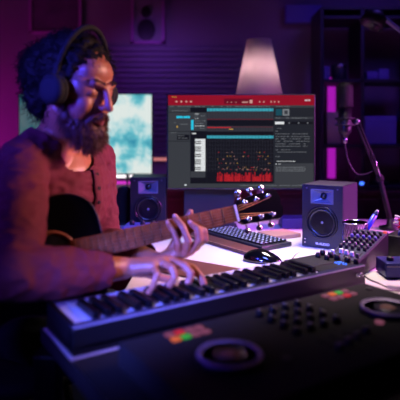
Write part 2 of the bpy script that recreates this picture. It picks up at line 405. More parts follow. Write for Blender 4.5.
own_origin(tag(obj('dark_foreground_mat', b, 'blackmat', None), 'added black mat darkening the desk in front of the piano keyboard', 'mat'))  # added black sheet standing in for darkness over the near desk

# ------------------------------------------------------------------ studio speakers
def speaker(loc, rz, label, text):
    t = thing('studio_speaker', label, 'speaker', loc, rz, 'studio speakers on the desk')
    W, D, Hh = .160, .185, .240             # front face at y=0 facing -y
    b = BM(); th = .006                       # open-fronted box with wall thickness
    for sx in (-1, 1): box(b, (sx*(W-th)/2, D/2, Hh/2), (th, D, Hh))
    for z in (th/2, Hh-th/2): box(b, (0, D/2, z), (W, D, th))
    box(b, (0, D-th/2, Hh/2), (W, th, Hh))
    obj('cabinet', b, 'spk', t, False, .0025)
    b = BM(); hw_, hz_ = .043, .027           # baffle plate with a round woofer hole and a horn hole
    outer = [(-W/2+.001, .001), (W/2-.001, .001), (W/2-.001, Hh-.001), (-W/2+.001, Hh-.001)]
    hole1 = [(.056*math.cos(2*PI*k/40), .098+.056*math.sin(2*PI*k/40)) for k in range(40)]
    hole2 = [(-hw_, .196-hz_), (hw_, .196-hz_), (hw_, .196+hz_), (-hw_, .196+hz_)]
    es = []
    for lp in (outer, hole1, hole2):
        vs = [b.verts.new((x_, -.007, z_)) for x_, z_ in lp]; es += [b.edges.new((vs[k], vs[(k+1) % len(vs)])) for k in range(len(vs))]
    bmesh.ops.triangle_fill(b, use_beauty=True, edges=es)
    ex = bmesh.ops.extrude_face_region(b, geom=b.faces[:]); bmesh.ops.translate(b, vec=(0, .009, 0), verts=[v for v in ex['geom'] if isinstance(v, bmesh.types.BMVert)])
    obj('baffle', b, 'spkf', t, False)
    R = Matrix.Translation((0, -.007, .098)) @ Matrix.Rotation(PI/2, 4, 'X')     # local z -> -y
    b = BM(); lathe(b, [(.062, .0), (.062, .004), (.058, .006), (.054, .003), (.054, -.003)], R, 48); obj('woofer_ring', b, 'surround', t, False)
    b = BM(); lathe(b, [(.054, .0), (.051, .005), (.046, .005), (.042, -.002)], R, 48); wf = obj('woofer', b, 'surround', t, False)
    b = BM(); lathe(b, [(.043, -.001), (.034, -.005), (.024, -.009), (.0175, -.012)], R, 48)
    obj('cone', b, 'cone', wf, False)
    b = BM(); lathe(b, [(.0185, -.012), (.0165, -.005), (.010, -.001), (.0, .001)], R, 32); obj('dust_cap', b, 'cone', wf, False)
    # tweeter waveguide: a wide shallow horn
    b = BM(); w1, h1, w2, h2, dp = .0405, .0245, .0125, .0125, .020
    rim = []; inn = []
    for i in range(32):
        a_ = 2*PI*i/32; cx_, cy_ = math.cos(a_), math.sin(a_); k = 1/max(abs(cx_), abs(cy_))
        rim.append(b.verts.new((w1*cx_*k, -.0085, .196+h1*cy_*k))); inn.append(b.verts.new((w2*cx_, -.0085+dp, .196+h2*cy_)))
    out_ = [b.verts.new((v.co.x*1.1, -.0085, .196+(v.co.z-.196)*1.14)) for v in rim]
    back = [b.verts.new((v.co.x, -.006, v.co.z)) for v in out_]
    for i in range(32):
        j = (i+1) % 32
        for (p_, q_) in ((rim, inn), (out_, rim), (back, out_)): b.faces.new((p_[i], p_[j], q_[j], q_[i])).smooth = False
    tw = obj('tweeter_horn', b, 'horn', t, False)
    b = BM(); lathe(b, [(.0135, -.0005), (.012, .003), (.006, .007), (0, .008)], Matrix.Translation((0, .011, .196)) @ Matrix.Rotation(PI/2, 4, 'X'), 24)
    obj('tweeter_dome', b, 'surround', tw, False)
    b = BM(); text_mesh(b, text, .0125, Matrix.Translation((.002, -.0078, .016)) @ Matrix.Rotation(PI/2, 4, 'X'), .0004, 0, .0004)
    obj('lettering', b, 'white', t, False)
    for z in (.018, .031):
        b = BM(); lathe(b, [(.004, 0), (.004, .004), (.003, .005), (0, .005)], Matrix.Translation((-.066, -.007, z)) @ Matrix.Rotation(PI/2, 4, 'X'), 16)
        obj('front_socket' if z < .02 else 'volume_knob', b, 'chrome', t, False)
    for sx in (-.06, .06):
        b = BM(); cyl(b, (sx, -.0065, .226), (sx, -.0095, .226), .003, seg=12); obj('screw', b, 'steel', t, False)
    return t
speaker((.466, 1.90, zd), math.radians(-33), 'black two-way studio speaker right of the monitor, its side lit purple', 'M-AUDIO')
speaker((-.232, 2.24, zd), math.radians(2), 'black two-way studio speaker at the back, left of the monitor', 'M-AUDIO')

# ------------------------------------------------------------------ monitor with music software
MY = 2.22
a, c = at(166.5, 94, MY), at(315.5, 189.5, MY)
w_, h_ = c.x-a.x, a.z-c.z; z0 = c.z-zd
t = thing('computer_monitor', 'computer monitor showing music software under a red toolbar', 'monitor', ((a.x+c.x)/2, MY, zd))
b = BM(); box(b, (0, .016, z0+h_/2), (w_, .026, h_)); obj('housing', b, 'black', t, False, .003)
b = BM(); box(b, (-.14, .05, z0*.5+.03), (.23, .02, z0+.05)); obj('stand_neck', b, 'dark', t, False, .003)
b = BM(); box(b, (-.14, .100, .006), (.26, .12, .012)); obj('stand_foot', b, 'dark', t, False, .003)
ui = [emi('ui_%s' % n_, *c_) for n_, c_ in (('ground', (33, 36, 41)), ('red', (142, 16, 34)), ('grey', (56, 59, 63)), ('dark', (18, 19, 23)), ('cyan', (60, 160, 178)),
      ('white', (225, 228, 230)), ('line', (52, 52, 58)), ('redbar', (190, 32, 38)), ('text', (120, 124, 128)), ('bluebtn', (40, 190, 220)), ('darkred', (104, 12, 28)), ('yellow', (200, 160, 60)), ('teal', (24, 72, 84)), ('note', (200, 150, 140)))]
GR, RD, GY, DK, CY, WH, LN, RB, TX, BB, DR, YL, TE, NT = range(14)
b = BM()
def quad(px0, py0, px1, py1, mi, lay=1):
    y = -.0005-.0002*lay
    x0, x1 = (px0-200)*MY/F-(a.x+c.x)/2, (px1-200)*MY/F-(a.x+c.x)/2
    z1, z0_ = H-(py0-135)*MY/F-zd, H-(py1-135)*MY/F-zd
    f = b.faces.new([b.verts.new(p) for p in ((x0, y, z0_), (x1, y, z0_), (x1, y, z1), (x0, y, z1))]); f.material_index = mi
rnd = random.Random(3)
def dashes(x0, x1, y, mi=TX, hgt=.5, fill=.62):
    x = x0
    while x < x1:
        l_ = rnd.uniform(.8, 2.6)
        if x+l_ > x1: break
        if rnd.random() < fill+.2: quad(x, y, x+l_, y+hgt, mi, 3)
        x += l_+rnd.uniform(.5, 1)
quad(168.2, 95.2, 314.2, 188, GR, 0)
quad(168.2, 95.2, 314.2, 105.3, RD); quad(224, 98.5, 252, 104, DR, 2)
for x in (172, 173.8, 175.5): quad(x, 96.6, x+1, 97.5, YL, 3)
for x in (175.5, 180.3, 185.3, 190): quad(x, 100.8, x+2, 102.4, NT, 3)
for x in (227, 231, 235.5): quad(x, 101.8, x+.8, 102.8, NT, 3)
quad(242, 101.6, 248, 102.8, NT, 3); quad(249.5, 99.8, 252.5, 103.2, NT, 3)
for x in (259, 263.2, 270.5, 274, 278): quad(x, 101, x+1.3, 102.6, NT, 3)
quad(168.2, 105.3, 314.2, 107.6, GY); dashes(170, 205, 106.2); dashes(212, 272, 106.2); dashes(276, 290, 106.2)
quad(168.2, 107.6, 190.3, 183.5, GY); quad(168.2, 112, 190.3, 112.5, DK, 2); quad(168.2, 131.2, 190.3, 131.7, DK, 2); quad(168.2, 141, 190.3, 141.5, DK, 2)
dashes(172, 189, 110.5); quad(176.4, 116, 183, 118.2, BB, 3); quad(183.6, 116, 190, 118.2, BB, 3); dashes(172, 178, 122.3); quad(176.6, 125.8, 177.8, 127.6, YL, 3)
quad(180, 124, 188, 124.4, TX, 3); dashes(171, 178, 132.5); quad(177, 134.6, 189.3, 139.7, DK, 2); dashes(178, 188, 135.6); dashes(178, 188, 137.8)
quad(190.3, 107.6, 206.8, 112.5, DK); quad(190.3, 112.5, 206.8, 131, GY); quad(191, 120, 193.6, 129.8, BB, 3)
for y in (113.6, 115.6, 118.4, 120.6, 123.2, 125.6, 128): dashes(195, 205.5, y, WH if y in (113.6, 118.4, 125.6) else TX)
quad(190.3, 131, 206.8, 183.5, DK); quad(192, 133, 196, 134, WH, 3)
quad(207, 108.3, 273.3, 111.2, CY, 2); x = 209
while x < 273: quad(x, 108.3, x+.4, 111.2, TE, 3); x += 3.3
quad(207, 111.2, 273.3, 135, LN, 0.5)
for k in range(24): quad(207+k*2.77, 111.4, 207.25+k*2.77, 135, DK, 1)
quad(207, 119, 273.3, 119.6, DR, 2); quad(207, 120, 273.3, 126, DK, 1.5); quad(207, 127, 231, 127.9, RB, 2); quad(229, 128.8, 233, 129.6, YL, 3); quad(231, 126.8, 273, 127.1, DR, 2)
quad(207, 131.5, 273.3, 135, DK, 2)
quad(207, 135.6, 273.3, 138.4, CY, 2); x = 209
while x < 273: quad(x, 135.6, x+.4, 138.4, TE, 3); x += 3.3
quad(207, 138.4, 273.3, 183.5, DK, 1)
for k in range(24): quad(207+k*2.77, 138.6, 207.25+k*2.77, 172, LN, 2)
for k in range(8): quad(207, 141+k*4, 273.3, 141.2+k*4, LN, 2)
for k in range(70):
    x = rnd.uniform(217, 271); y = rnd.choice([152, 156, 159, 163, 167, 168.5, 169.5]); quad(x, y, x+rnd.uniform(.4, 1.1), y+.55, rnd.choice([NT, NT, RB, YL]), 3)
x = 216.5
while x < 272:
    hh = rnd.uniform(4.5, 9.5); quad(x, 181.3-hh, x+.75, 181.3, RB if rnd.random() < .7 else DR, 3); x += 1.0
quad(190.6, 171.3, 205.4, 177.5, GY, 2)
quad(195, 139, 205.3, 171, WH, 2)
pat = [1, 1, 0, 1, 1, 1, 0]
for k in range(17):
    y = 139.8+k*1.85; quad(195, y+1.6, 205.3, y+1.75, TX, 3)
    if pat[k % 7]: quad(195, y+1.2, 201, y+2.2, DK, 4)
quad(274, 107.6, 314.2, 183.5, GR, 1); quad(275.8, 109, 282, 115.5, TE, 2); quad(282.6, 109, 289.2, 115.6, TX, 2); quad(284.2, 110.4, 287.7, 114.2, GY, 3)
quad(274.5, 117, 313.5, 119, GY, 2); dashes(276, 312, 117.8)
quad(275, 121.8, 284, 124.2, WH, 3); quad(285, 121.8, 313, 124.2, DK, 2)
for x in (288.5, 298, 307): quad(x, 122.4, x+1.3, 123.6, TX, 3)
dashes(275.5, 283, 128.2); dashes(275.5, 280, 131)
for y in (133.6, 136.3, 138.6, 141, 143.6, 146): dashes(275.5, 310, y)
dashes(275.5, 292, 149.5); dashes(275.5, 307, 151.8); dashes(275.5, 281, 156.3)
dashes(277, 296, 161, WH); quad(274.5, 163.3, 313.5, 165, GY, 2); quad(274.5, 165, 313.5, 183.5, GY, 1.5); dashes(275.5, 281, 163.8, WH)
for y in (167, 168.8, 170.6): dashes(276, 306, y, TX, .6, .8)
quad(168.2, 183.5, 314.2, 188, GY, 2); quad(184.5, 184.3, 186.5, 185.6, WH, 3); dashes(240, 310, 185.2)
text_mesh(b, 'AKAI', .0110, Matrix.Translation((at(307.5, 0, MY).x-(a.x+c.x)/2, -.0014, at(0, 100.3, MY).z-zd)) @ Matrix.Rotation(PI/2, 4, 'X'), .0001, WH, .0002)
obj('screen', b, ui, t, False)
b = BM(); box(b, (0, -.001, z0+.0035), (w_, .003, .004)); obj('lower_bezel', b, 'steel', t, False)

# ------------------------------------------------------------------ piano keyboard
rzU = math.atan2(-U.y, -U.x)                   # local x = towards the right end, local y = away from camera
t = thing('piano_keyboard', 'black controller keyboard with white piano keys across the desk', 'keyboard', (E.x, E.y, zd), rzU)
L, D, ZT = .851, .172, .0595
b = BM()
box(b, (-L/2, .0875, .012), (L, .175, .018)); pass
box(b, (-.077, .096, .034), (.154, .150, .05), bev=.002); box(b, (-L+.006, .0875, .034), (.012, .17, .05), bev=.002)
box(b, (-L/2, .0225, .022), (L, .006, .03))
obj('body', b, 'black', t, False)
b = BM(); box(b, (-L/2, .0105, .033), (L, .021, .048), bev=.002); obj('rear_rail', b, 'black', t, False)
b = BM(); box(b, (-L/2, .0118, ZT-.001), (L, .0185, .003), bev=.001); obj('top_strip', b, 'rim', t, False)
b = BM(); box(b, (-L/2, .0015, ZT-.0015), (L, .0024, .0028)); obj('edge_trim', b, mat('pale_trim', (165, 160, 175), .4), t, False)
for sx in (-.06, -L+.06):
    for sy in (.03, .14):
        b = BM(); cyl(b, (sx, sy, 0), (sx, sy, .004), .012); obj('foot', b, 'blackmat', t, False)
b = BM(); box(b, (0, .073, 0), (.0223, .143, .012), bev=.0012); 
wk = obj('white_key', b, 'keyw', t, False); wk.location = (-.157-.01175, .0255, .051)
b = BM()
vs = box(b, (0, .050, 0), (.0160, .102, .016), bev=.0014)
for v in b.verts:
    if v.co.z > 0: v.co.x *= .82; 
    if v.co.z > 0 and v.co.y > .095: v.co.y -= .009
bk = obj('black_key', b, 'keyb', t, False); bk.location = (-.157-.0235+.0022, .026, .0655)
BO = {0: -.0022, 1: .0022, 3: -.0030, 4: 0, 5: .0030}
for k in range(29):
    if k: copy_part(wk, t, Matrix.Translation((-.157-.01175-k*.0235, .0255, .051)))
    if pat[k % 7] and 0 < k < 28: copy_part(bk, t, Matrix.Translation((-.157-.0235*(k+1)-BO[k % 7], .026, .0655)))
b = BM(); box(b, (-.1, .108, ZT+.0006), (.085, .085, .0018)); dp = obj('display', b, 'dark', t, False, .0006)
b = BM()
for k in range(7): box(b, (-.1+.011*(k-3), .108, ZT+.0017), (.0008, .08, .0006))
obj('display_lines', b, 'steel', dp, False)
b = BM(); rnd = random.Random(5)
for k in range(14): box(b, (-.045+rnd.uniform(-.012, .01), .03+rnd.uniform(0, .035), ZT+.0012), (rnd.uniform(.003, .008), .003, .0012))
obj('blue_lights', b, 'ledblue', t, False)
for (x, y, r_) in ((-.015, .05, .010), (-.02, .085, .010), (-.012, .118, .010), (-.012, .15, .009), (-.048, .1, .008), (-.048, .135, .008), (-.012, .022, .008)):
    b = BM(); lathe(b, [(r_, 0), (r_*.95, .008), (r_*.8, .014), (r_*.7, .015), (0, .015)], Matrix.Translation((x, y, ZT)), 20)
    k_ = obj('knob', b, 'black', t, False)
    b = BM(); box(b, (x, y+r_*.4, ZT+.0155), (.0012, r_*.7, .001)); obj('pointer', b, 'white', k_, False)
for (x, z) in ((-.033, .036), (-.020, .036)):
    b = BM(); cyl(b, (x, .002, z), (x, -.0035, z), .006); cyl(b, (x, -.0035, z), (x, -.012, z), .003); obj('jack_socket', b, 'chrome', t, False)

# cable from the keyboard with grey plug
b = BM(); p0 = WM[t] @ Vector((-.020, -.0125, .036)); 
p1 = at(392, 290, 1.385); p1.z = ZD+.008
pts = curve([p0, p0+Vector((.01, -.012, -.008)), at(378, 283, 1.40), Vector((p1.x-.012, p1.y+.008, ZD+.006))], 8)
tube(b, pts, .0022)
t2 = thing('audio_cable', 'thin black cable running from the piano keyboard to a pale plug', 'cable', (p1.x, p1.y, ZD))
obj('lead', b, 'blackmat', t2)
b = BM(); d_ = Vector((.9, -.3, 0)).normalized(); cyl(b, p1-d_*.014, p1+d_*.035, .0055, .007); cyl(b, p1+d_*.035, p1+d_*.055, .003)
obj('plug', b, 'redw', t2)

# ------------------------------------------------------------------ DJ controller
t = thing('dj_controller', 'black disc jockey controller with ringed jog wheels in the foreground', 'controller', sd(.118, .09, zd+.0032), rzU)
# local x negative = along the piano to the left, local y negative = towards camera
b = BM(); box(b, (-.34, -.155, .026), (.68, .31, .044), bev=.004); obj('body', b, 'blackmat', t, False)
for x in (-.03, -.65):
    for y in (-.03, -.28):
        b = BM(); cyl(b, (x, y, 0), (x, y, .005), .012); obj('foot', b, 'blackmat', t, False)
def jog(x, y):
    b = BM(); lathe(b, [(.058, .048), (.058, .055), (.054, .058), (.050, .058), (.050, .057), (0, .057)], Matrix.Translation((x, y, 0)), 48)
    j = obj('jog_wheel', b, 'black', t, False)
    b = BM(); lathe(b, [(.0475, .0572), (.050, .0600), (.0545, .0600), (.056, .0572)], Matrix.Translation((x, y, 0)), 48); obj('ring', b, mat('jog_ring_metal', (190, 170, 210), .5, .2), j, False)
    b = BM(); lathe(b, [(.020, .0570), (.026, .0585), (.029, .0570)], Matrix.Translation((x, y, 0)), 32); obj('inner_ring', b, 'steel', j, False)
    b = BM(); lathe(b, [(.018, .0568), (.015, .0585), (0, .0585)], Matrix.Translation((x, y, 0)), 32); obj('centre_cap', b, 'tan', j, False)
jog(-.132, -.168); jog(-.55, -.168)
zt_ = .0482
cols = ['padpink', 'padgreen', 'padorange', 'padpink', 'padpink', 'padred', 'padpink', 'padpink']
for gx, off in ((-.10, 0), (-.52, 3)):
    for k in range(8):
        x, y = gx-(k % 4)*.022, -.025-(k//4)*.024
        b = BM(); box(b, (x, y, zt_+.001), (.017, .015, .005)); obj('pad', b, cols[(k+off) % 8], t, False, .001)
for i in range(4):
    for j in range(4):
        b = BM(); x, y = -.27-i*.036, -.04-j*.037
        lathe(b, [(.009, zt_-.001), (.0085, zt_+.010), (.007, zt_+.013), (0, zt_+.013)], Matrix.Translation((x, y, 0)), 16)
        k_ = obj('knob', b, 'black', t, False)
        b = BM(); box(b, (x, y+.004, zt_+.0134), (.0012, .005, .0008)); obj('pointer', b, 'white', k_, False)
for i in range(4):
    b = BM(); x = -.265-i*.034; box(b, (x, -.23, zt_+.0004), (.003, .075, .001)); sl = obj('fader_slot', b, 'blackmat', t, False)
    b = BM(); box(b, (x, -.22-i*.008, zt_+.006), (.014, .009, .012), bev=.001); obj('fader_cap', b, 'steel', sl, False)
for x, y, m_ in ((-.03, -.24, 'dark'), (-.06, -.25, 'padpink'), (-.035, -.045, 'dark'), (-.2, -.2, 'padpink'), (-.47, -.22, 'dark')):
    b = BM(); cyl(b, (x, y, zt_-.001), (x, y, zt_+.003), .009); obj('button', b, m_, t, False)

# ------------------------------------------------------------------ computer keyboard, leather wrist rest, pad, mouse, notebook
A_ = Vector((.228, 1.838)); ang = math.atan2(.82, -.573)        # long axis away to the left
lx = Vector((math.cos(ang), math.sin(ang))); 
t = thing('computer_keyboard', 'dark computer keyboard with small pale key marks below the monitor', 'computer keyboard', (A_.x, A_.y, zd), ang)
# local x runs along the long side (away), local -y runs to the right
KL, KW = .385, .155
b = BM(); box(b, (KL/2, -KW/2, .0095), (KL, KW, .017), Matrix(), 0, .004); obj('case', b, 'dark', t, False)
for sx in (.03, KL-.03):
    for sy in (.02, KW-.02):
        b = BM(); cyl(b, (sx, -sy, 0), (sx, -sy, .003), .006, seg=12); obj('foot', b, 'blackmat', t, False)
b = BM(); box(b, (0, 0, .003), (.018, .018, .008), bev=.0015)
box(b, (-.001, .001, .0072), (.006, .008, .0006), mi=1)
kk = obj('key', b, ['black', mat('key_legend', (200, 205, 225), .5, emit=(150, 160, 210), es=.5)], t, False)
first = True
for rr_ in range(6):
    for cc in range(16):
        mx_ = Matrix.Translation((.026+cc*.0222, -.022-rr_*.0222, .0185))
        if first: kk.matrix_local = mx_; first = False
        else: copy_part(kk, t, mx_)
nrm = Vector((-lx.y, lx.x))                                      # points to the left/near side
t = thing('wrist_rest', 'brown leather wrist rest with a pale stitched edge along the computer keyboard', 'wrist rest', (A_.x+nrm.x*.006+.004, A_.y+nrm.y*.006, zd), ang)
b = BM(); box(b, (.20, .045, .007), (.42, .078, .012), bev=.004); obj('pad', b, 'leather', t, False)
b = BM()
for k in range(50): box(b, (.0+k*.0083, .0815, .0132), (.0055, .0014, .0010))
obj('stitching', b, 'gold', t, False)
b = BM(); p0 = at(247, 271, 1.58); dr = Vector((-.82, .57)); dn = Vector((-.57, -.82))
P = [Vector((.135, 1.585)), Vector((.135, 1.585))+dr*.34, Vector((.135, 1.585))+dr*.34+dn*.17, Vector((.135, 1.585))+dn*.17]
prism(b, [q(p) for p in P], zd, zd+.006)
own_origin(tag(obj('leather_folder', b, 'leather2', None, True, .002), 'flat brown leather folder between the hands and the piano keys', 'folder'))
# mouse
t = thing('computer_mouse', 'black glossy computer mouse on the white desk beside the leather rest', 'mouse', (.212, 1.70, zd), math.radians(-20))
b = BM(); vs = sph(b, (0, 0, .004), (.068, .040, .038), seg=32)
for v in b.verts:
    if v.co.z < .0: v.co.z = 0
    if v.co.x > .0: v.co.z *= 1-.35*v.co.x/.062
obj('shell', b, 'blackgloss', t, False)
b = BM(); cyl(b, (-.038, -.004, .026), (-.038, .004, .026), .008); obj('scroll_wheel', b, 'steel', t, False)
b = BM()
for s in (-1, 1): tube(b, [(-.05, s*.006, .0225), (-.035, s*.008, .031), (-.015, s*.012, .037), (0, s*.014, .0365)], .0007, 6)
obj('button_seam', b, 'steel', t, False)
b = BM(); tube(b, [(-.03, .024, .026), (0, .028, .026), (.03, .024, .020)], .0018, 6); obj('side_trim', b, 'chrome', t, False)
b = BM(); tube(b, curve([WM[t] @ Vector((.055, .0, .006)), WM[t] @ Vector((.085, .01, .003)), at(296, 256, 1.80), at(300, 254, 1.83)], 8), .002)
for v in b.verts: v.co.z = max(v.co.z, zd)
for v in b.verts: v.co.z = min(v.co.z, zd+.012)
obj('cable', b, 'blackmat', t)
# tan notebook under headstock, blue box
b = BM(); box(b, (.335, 2.12, zd+.009), (.14, .12, .016), Matrix.Rotation(.5, 4, 'Z'), bev=.002)
own_origin(tag(obj('tan_notebook', b, 'tan'), 'tan notebook lying on the desk behind the computer keyboard', 'notebook'))
b = BM(); box(b, (at(294, 0, 2.3).x, 2.33, zd+.025), (.12, .1, .048), bev=.004)
own_origin(tag(obj('blue_case', b, mat('navy_case', (24, 26, 86), .5)), 'small blue case on the desk just left of the right speaker', 'case'))

# audio interface behind the guitar neck
t = thing('audio_interface', 'small blue lit recording interface behind the guitar neck', 'audio interface', (at(142, 0, 2.1).x, 2.12, zd), math.radians(-4))
b = BM(); box(b, (0, 0, .026), (.15, .12, .046), bev=.004); obj('case', b, mat('interface_blue', (90, 100, 190), .35), t, False)
for x in (-.045, 0, .045):
    b = BM(); lathe(b, [(.011, .048), (.010, .064), (.008, .067), (0, .067)], Matrix.Translation((x, 0, 0)), 20); obj('knob', b, 'dark', t, False)
for x in (-.05, -.015, .02):
    b = BM(); cyl(b, (x, -.058, .026), (x, -.064, .026), .008); obj('socket', b, 'black', t, False)
b = BM(); sph(b, (.055, -.06, .03), .004); obj('indicator', b, 'ledblue', t, False)
for sx in (-.06, .06):
    b = BM(); box(b, (sx, 0, .002), (.012, .1, .004)); obj('foot', b, 'blackmat', t, False)
# round topped black speaker
t = thing('desktop_fan_heater', 'x', 'x', (at(124, 0, 2.42).x, 2.42, zd)); t.name = 'portable_speaker'
t['label'] = 'dark round-topped portable speaker between the man and the back speaker'; t['category'] = 'speaker'
b = BM(); lathe(b, [(.044, 0), (.046, .01), (.046, .13), (.042, .155), (.028, .175), (0, .182)], None, 32); obj('grille', b, 'blackmat', t, False)
b = BM(); lathe(b, [(.047, .0), (.0475, .006), (.047, .012)], None, 32); obj('base_ring', b, 'dark', t, False)
b = BM(); lathe(b, [(.03, .1745), (.012, .183), (0, .184)], None, 32); obj('top_button', b, 'dark', t, False)

# ------------------------------------------------------------------ mixer, pen cup, effects unit, second interface (right)
am = Vector((.64, .768)); bmx = Vector((.768, -.64))
base = Vector((.474, 1.502))-bmx*.105                            # left near corner
t = thing('audio_mixer', 'small audio mixer tilted on the desk with pale fader caps', 'mixer', (base.x, base.y, zd), math.atan2(bmx.y, bmx.x))
# local x towards camera-right, local y away
b = BM(); pr = [(0, .0), (.265, .0), (.265, .098), (0, .045)]
mm_ = Matrix(((0, 0, 1, 0), (1, 0, 0, 0), (0, 1, 0, 0), (0, 0, 0, 1)))   # profile (y,z) extruded along x
prism(b, pr, 0, .105, mm_); obj('body', b, 'black', t, False, .003)
tl = math.atan2(.053, .265); TM = Matrix.Translation((0, 0, .045)) @ Matrix.Rotation(tl, 4, 'X')
b = BM(); box(b, (.0525, .134, .001), (.099, .258, .002), bev=.0005); b.transform(TM); obj('face_plate', b, mat('mixer_face', (40, 42, 66), .4), t, False)
for i in range(5):
    x = .012+i*.020
    b = BM(); box(b, (x, .045, .0025), (.003, .05, .001)); b.transform(TM); sl = obj('fader_slot', b, 'blackmat', t, False)
    b = BM(); box(b, (x, .03+(i*7 % 4)*.006, .009), (.011, .008, .014), bev=.001); b.transform(TM); obj('fader_cap', b, 'white' if i < 4 else 'steel', sl, False)
    for j in range(7):
        b = BM(); lathe(b, [(.0062, .002), (.0055, .012), (.004, .014), (0, .014)], TM @ Matrix.Translation((x, .09+j*.023, 0)), 12)
        k_ = obj('knob', b, ['dark', 'steel', 'dark', 'black', 'bluebox', 'dark', 'black'][j], t, False)
b = BM(); box(b, (.098, .255, .004), (.010, .009, .006)); b.transform(TM); obj('power_light', b, mat('coral_led', (60, 10, 10), .5, emit=(255, 90, 90), es=1), t, False)

PC = (.562, 1.812)
t = thing('pen_cup', 'wire mesh pen cup behind the mixer', 'pen cup', (*PC, zd))
b = BM(); hh = .115
for k in range(28):
    for s in (-1, 1):
        tube(b, [(.044*math.cos(2*PI*k/28+s*q_*.9), .044*math.sin(2*PI*k/28+s*q_*.9), .003+q_*(hh-.006)) for q_ in (0, .25, .5, .75, 1)], .0008, 3)
obj('mesh_wall', b, 'mesh', t, False)
b = BM(); lathe(b, [(.0455, hh-.004), (.0465, hh-.001), (.045, hh+.001), (.043, hh-.001), (.0435, hh-.004), (.0455, hh-.004)], None, 40); obj('rim', b, 'chrome', t, False)
b = BM(); lathe(b, [(.045, 0), (.045, .006), (0, .006)], None, 32); obj('base', b, 'mesh', t, False)
b = BM(); p0, p1 = Vector((PC[0]+.0, PC[1], zd+.02)), at(378, 210, 1.80)
dd = (p1-p0).normalized()
tt = thing('marker_pen', 'thick blue marker leaning out of the pen cup', 'marker', p0)
cyl(b, p0, p0+dd*((p1-p0).length-.02), .0095, seg=20); obj('barrel', b, 'bluepl', tt)
b = BM(); cyl(b, p0+dd*((p1-p0).length-.02), p1, .0085, .005, seg=20); obj('cap', b, 'horn', tt)
# second dark unit with coloured cables
t = thing('effects_unit', 'black effects unit with silver knobs at the right edge, under red and white cables', 'effects unit', (.80, 1.80, zd), math.radians(50))
b = BM(); box(b, (0, 0, .04), (.25, .18, .075), bev=.004); obj('body', b, 'black', t, False)
for sx in (-.1, .1):
    b = BM(); box(b, (sx, 0, .0015), (.015, .14, .003)); obj('foot', b, 'blackmat', t, False)
for i in range(5):
    for j in range(3):
        b = BM(); lathe(b, [(.009, .077), (.008, .090), (.006, .093), (0, .093)], Matrix.Translation((-.095+i*.046, -.055+j*.05, 0)), 14)
        obj('knob', b, ['dark', 'steel', 'bluebox'][(i+j) % 3], t, False)
rnd = random.Random(11)
def coil(cx, cy, z, r, m_, label, n=3):
    b = BM(); pts = []
    for k in range(n*16+1):
        a_ = 2*PI*k/16; rr_ = r*(1+.12*math.sin(a_*.37)); pts.append((cx+rr_*math.cos(a_), cy+rr_*math.sin(a_)*.8, z+.004+.010*(k/16)+.004*math.sin(a_*1.7)))
    tube(b, pts, .004, 8); o = own_origin(tag(obj('cable_coil', b, m_), label, 'cable')); return o
coil(.735, 1.78, zd+.094, .026, 'red', 'red cable coiled on top of the black effects unit')
coil(.76, 1.87, zd+.094, .030, 'redw', 'whitish cable coiled behind the red one on the effects unit')
t = thing('recording_interface', 'navy blue box with dark knobs on top, beyond the right end of the piano', 'audio interface', (.655, 1.535, zd), 0)
b = BM(); box(b, (0, 0, .025), (.2, .09, .044), bev=.003); obj('case', b, mat('navy_metal', (40, 46, 110), .35, .3), t, False)
for x in (-.075, -.03, .02):
    b = BM(); lathe(b, [(.011, .0465), (.0105, .056), (.009, .059), (0, .059)], Matrix.Translation((x, -.01, 0)), 20); obj('knob', b, 'black', t, False)
b = BM(); box(b, (0, -.0455, .0365), (.196, .002, .002)); obj('front_trim', b, 'steel', t, False)
b = BM(); box(b, (0, 0, .0015), (.18, .07, .003)); obj('foot', b, 'blackmat', t, False)

# ------------------------------------------------------------------ microphone on a boom arm
mc = at(345, 110, 2.3); bp_ = at(384, 232, 2.28)
t = thing('studio_microphone', 'large black studio microphone hanging upright in a shock mount', 'microphone', (mc.x, 2.3, at(0, 137, 2.3).z))
zb_ = at(0, 137, 2.3).z
R_ = .036; hz = at(0, 82, 2.3).z-zb_
b = BM(); lathe(b, [(.014, .0), (.018, .01), (.028, .018), (.030, .03), (.030, hz*.52)], None, 32); obj('body', b, 'black', t, False)
b = BM(); lathe(b, [(.031, hz*.52), (.038, hz*.55), (.038, hz*.90), (.031, hz*.97), (.012, hz), (0, hz)], None, 32)
obj('grille', b, mat('mic_grille', (12, 11, 15), .5, .3, bump=(900, .6)), t, False)
b = BM()
for z in (.055, .085): 
    pts = [(.043*math.cos(2*PI*k/32), .043*math.sin(2*PI*k/32), z) for k in range(33)]; tube(b, pts, .0035, 8)
for k in range(8): tube(b, [(.043*math.cos(k*PI/4), .043*math.sin(k*PI/4), .085), (.030*math.cos(k*PI/4+.4), .030*math.sin(k*PI/4+.4), .07), (.043*math.cos(k*PI/4+.8), .043*math.sin(k*PI/4+.8), .055)], .0015, 6)
obj('shock_mount', b, 'dark', t, False)
b = BM(); cyl(b, (0, 0, -.03), (0, 0, .002), .010, .012); obj('connector', b, 'steel', t, False)
t = thing('microphone_stand', 'black jointed microphone stand rising from the back right of the desk', 'microphone arm', (bp_.x+.03, 2.28, zd))
hinge = Vector((mc.x+.055, 2.3, zb_+.07)); elb = at(380, 178, 2.3)
b = BM(); lathe(b, [(.05, zd), (.05, zd+.012), (.02, zd+.02), (.014, zd+.05)], Matrix.Translation((bp_.x+.03, 2.28, 0)), 32); obj('base', b, 'black', t)
b = BM(); cyl(b, (bp_.x+.03, 2.28, zd+.03), elb, .012, .010); sph(b, elb, .018); obj('lower_arm', b, 'blackmat', t)
b = BM()
for s in (-1, 1): tube(b, [elb+Vector((.007*s, 0, 0)), hinge+Vector((.007*s, 0, 0))], .006, 8)
obj('upper_arm', b, 'blackmat', t)
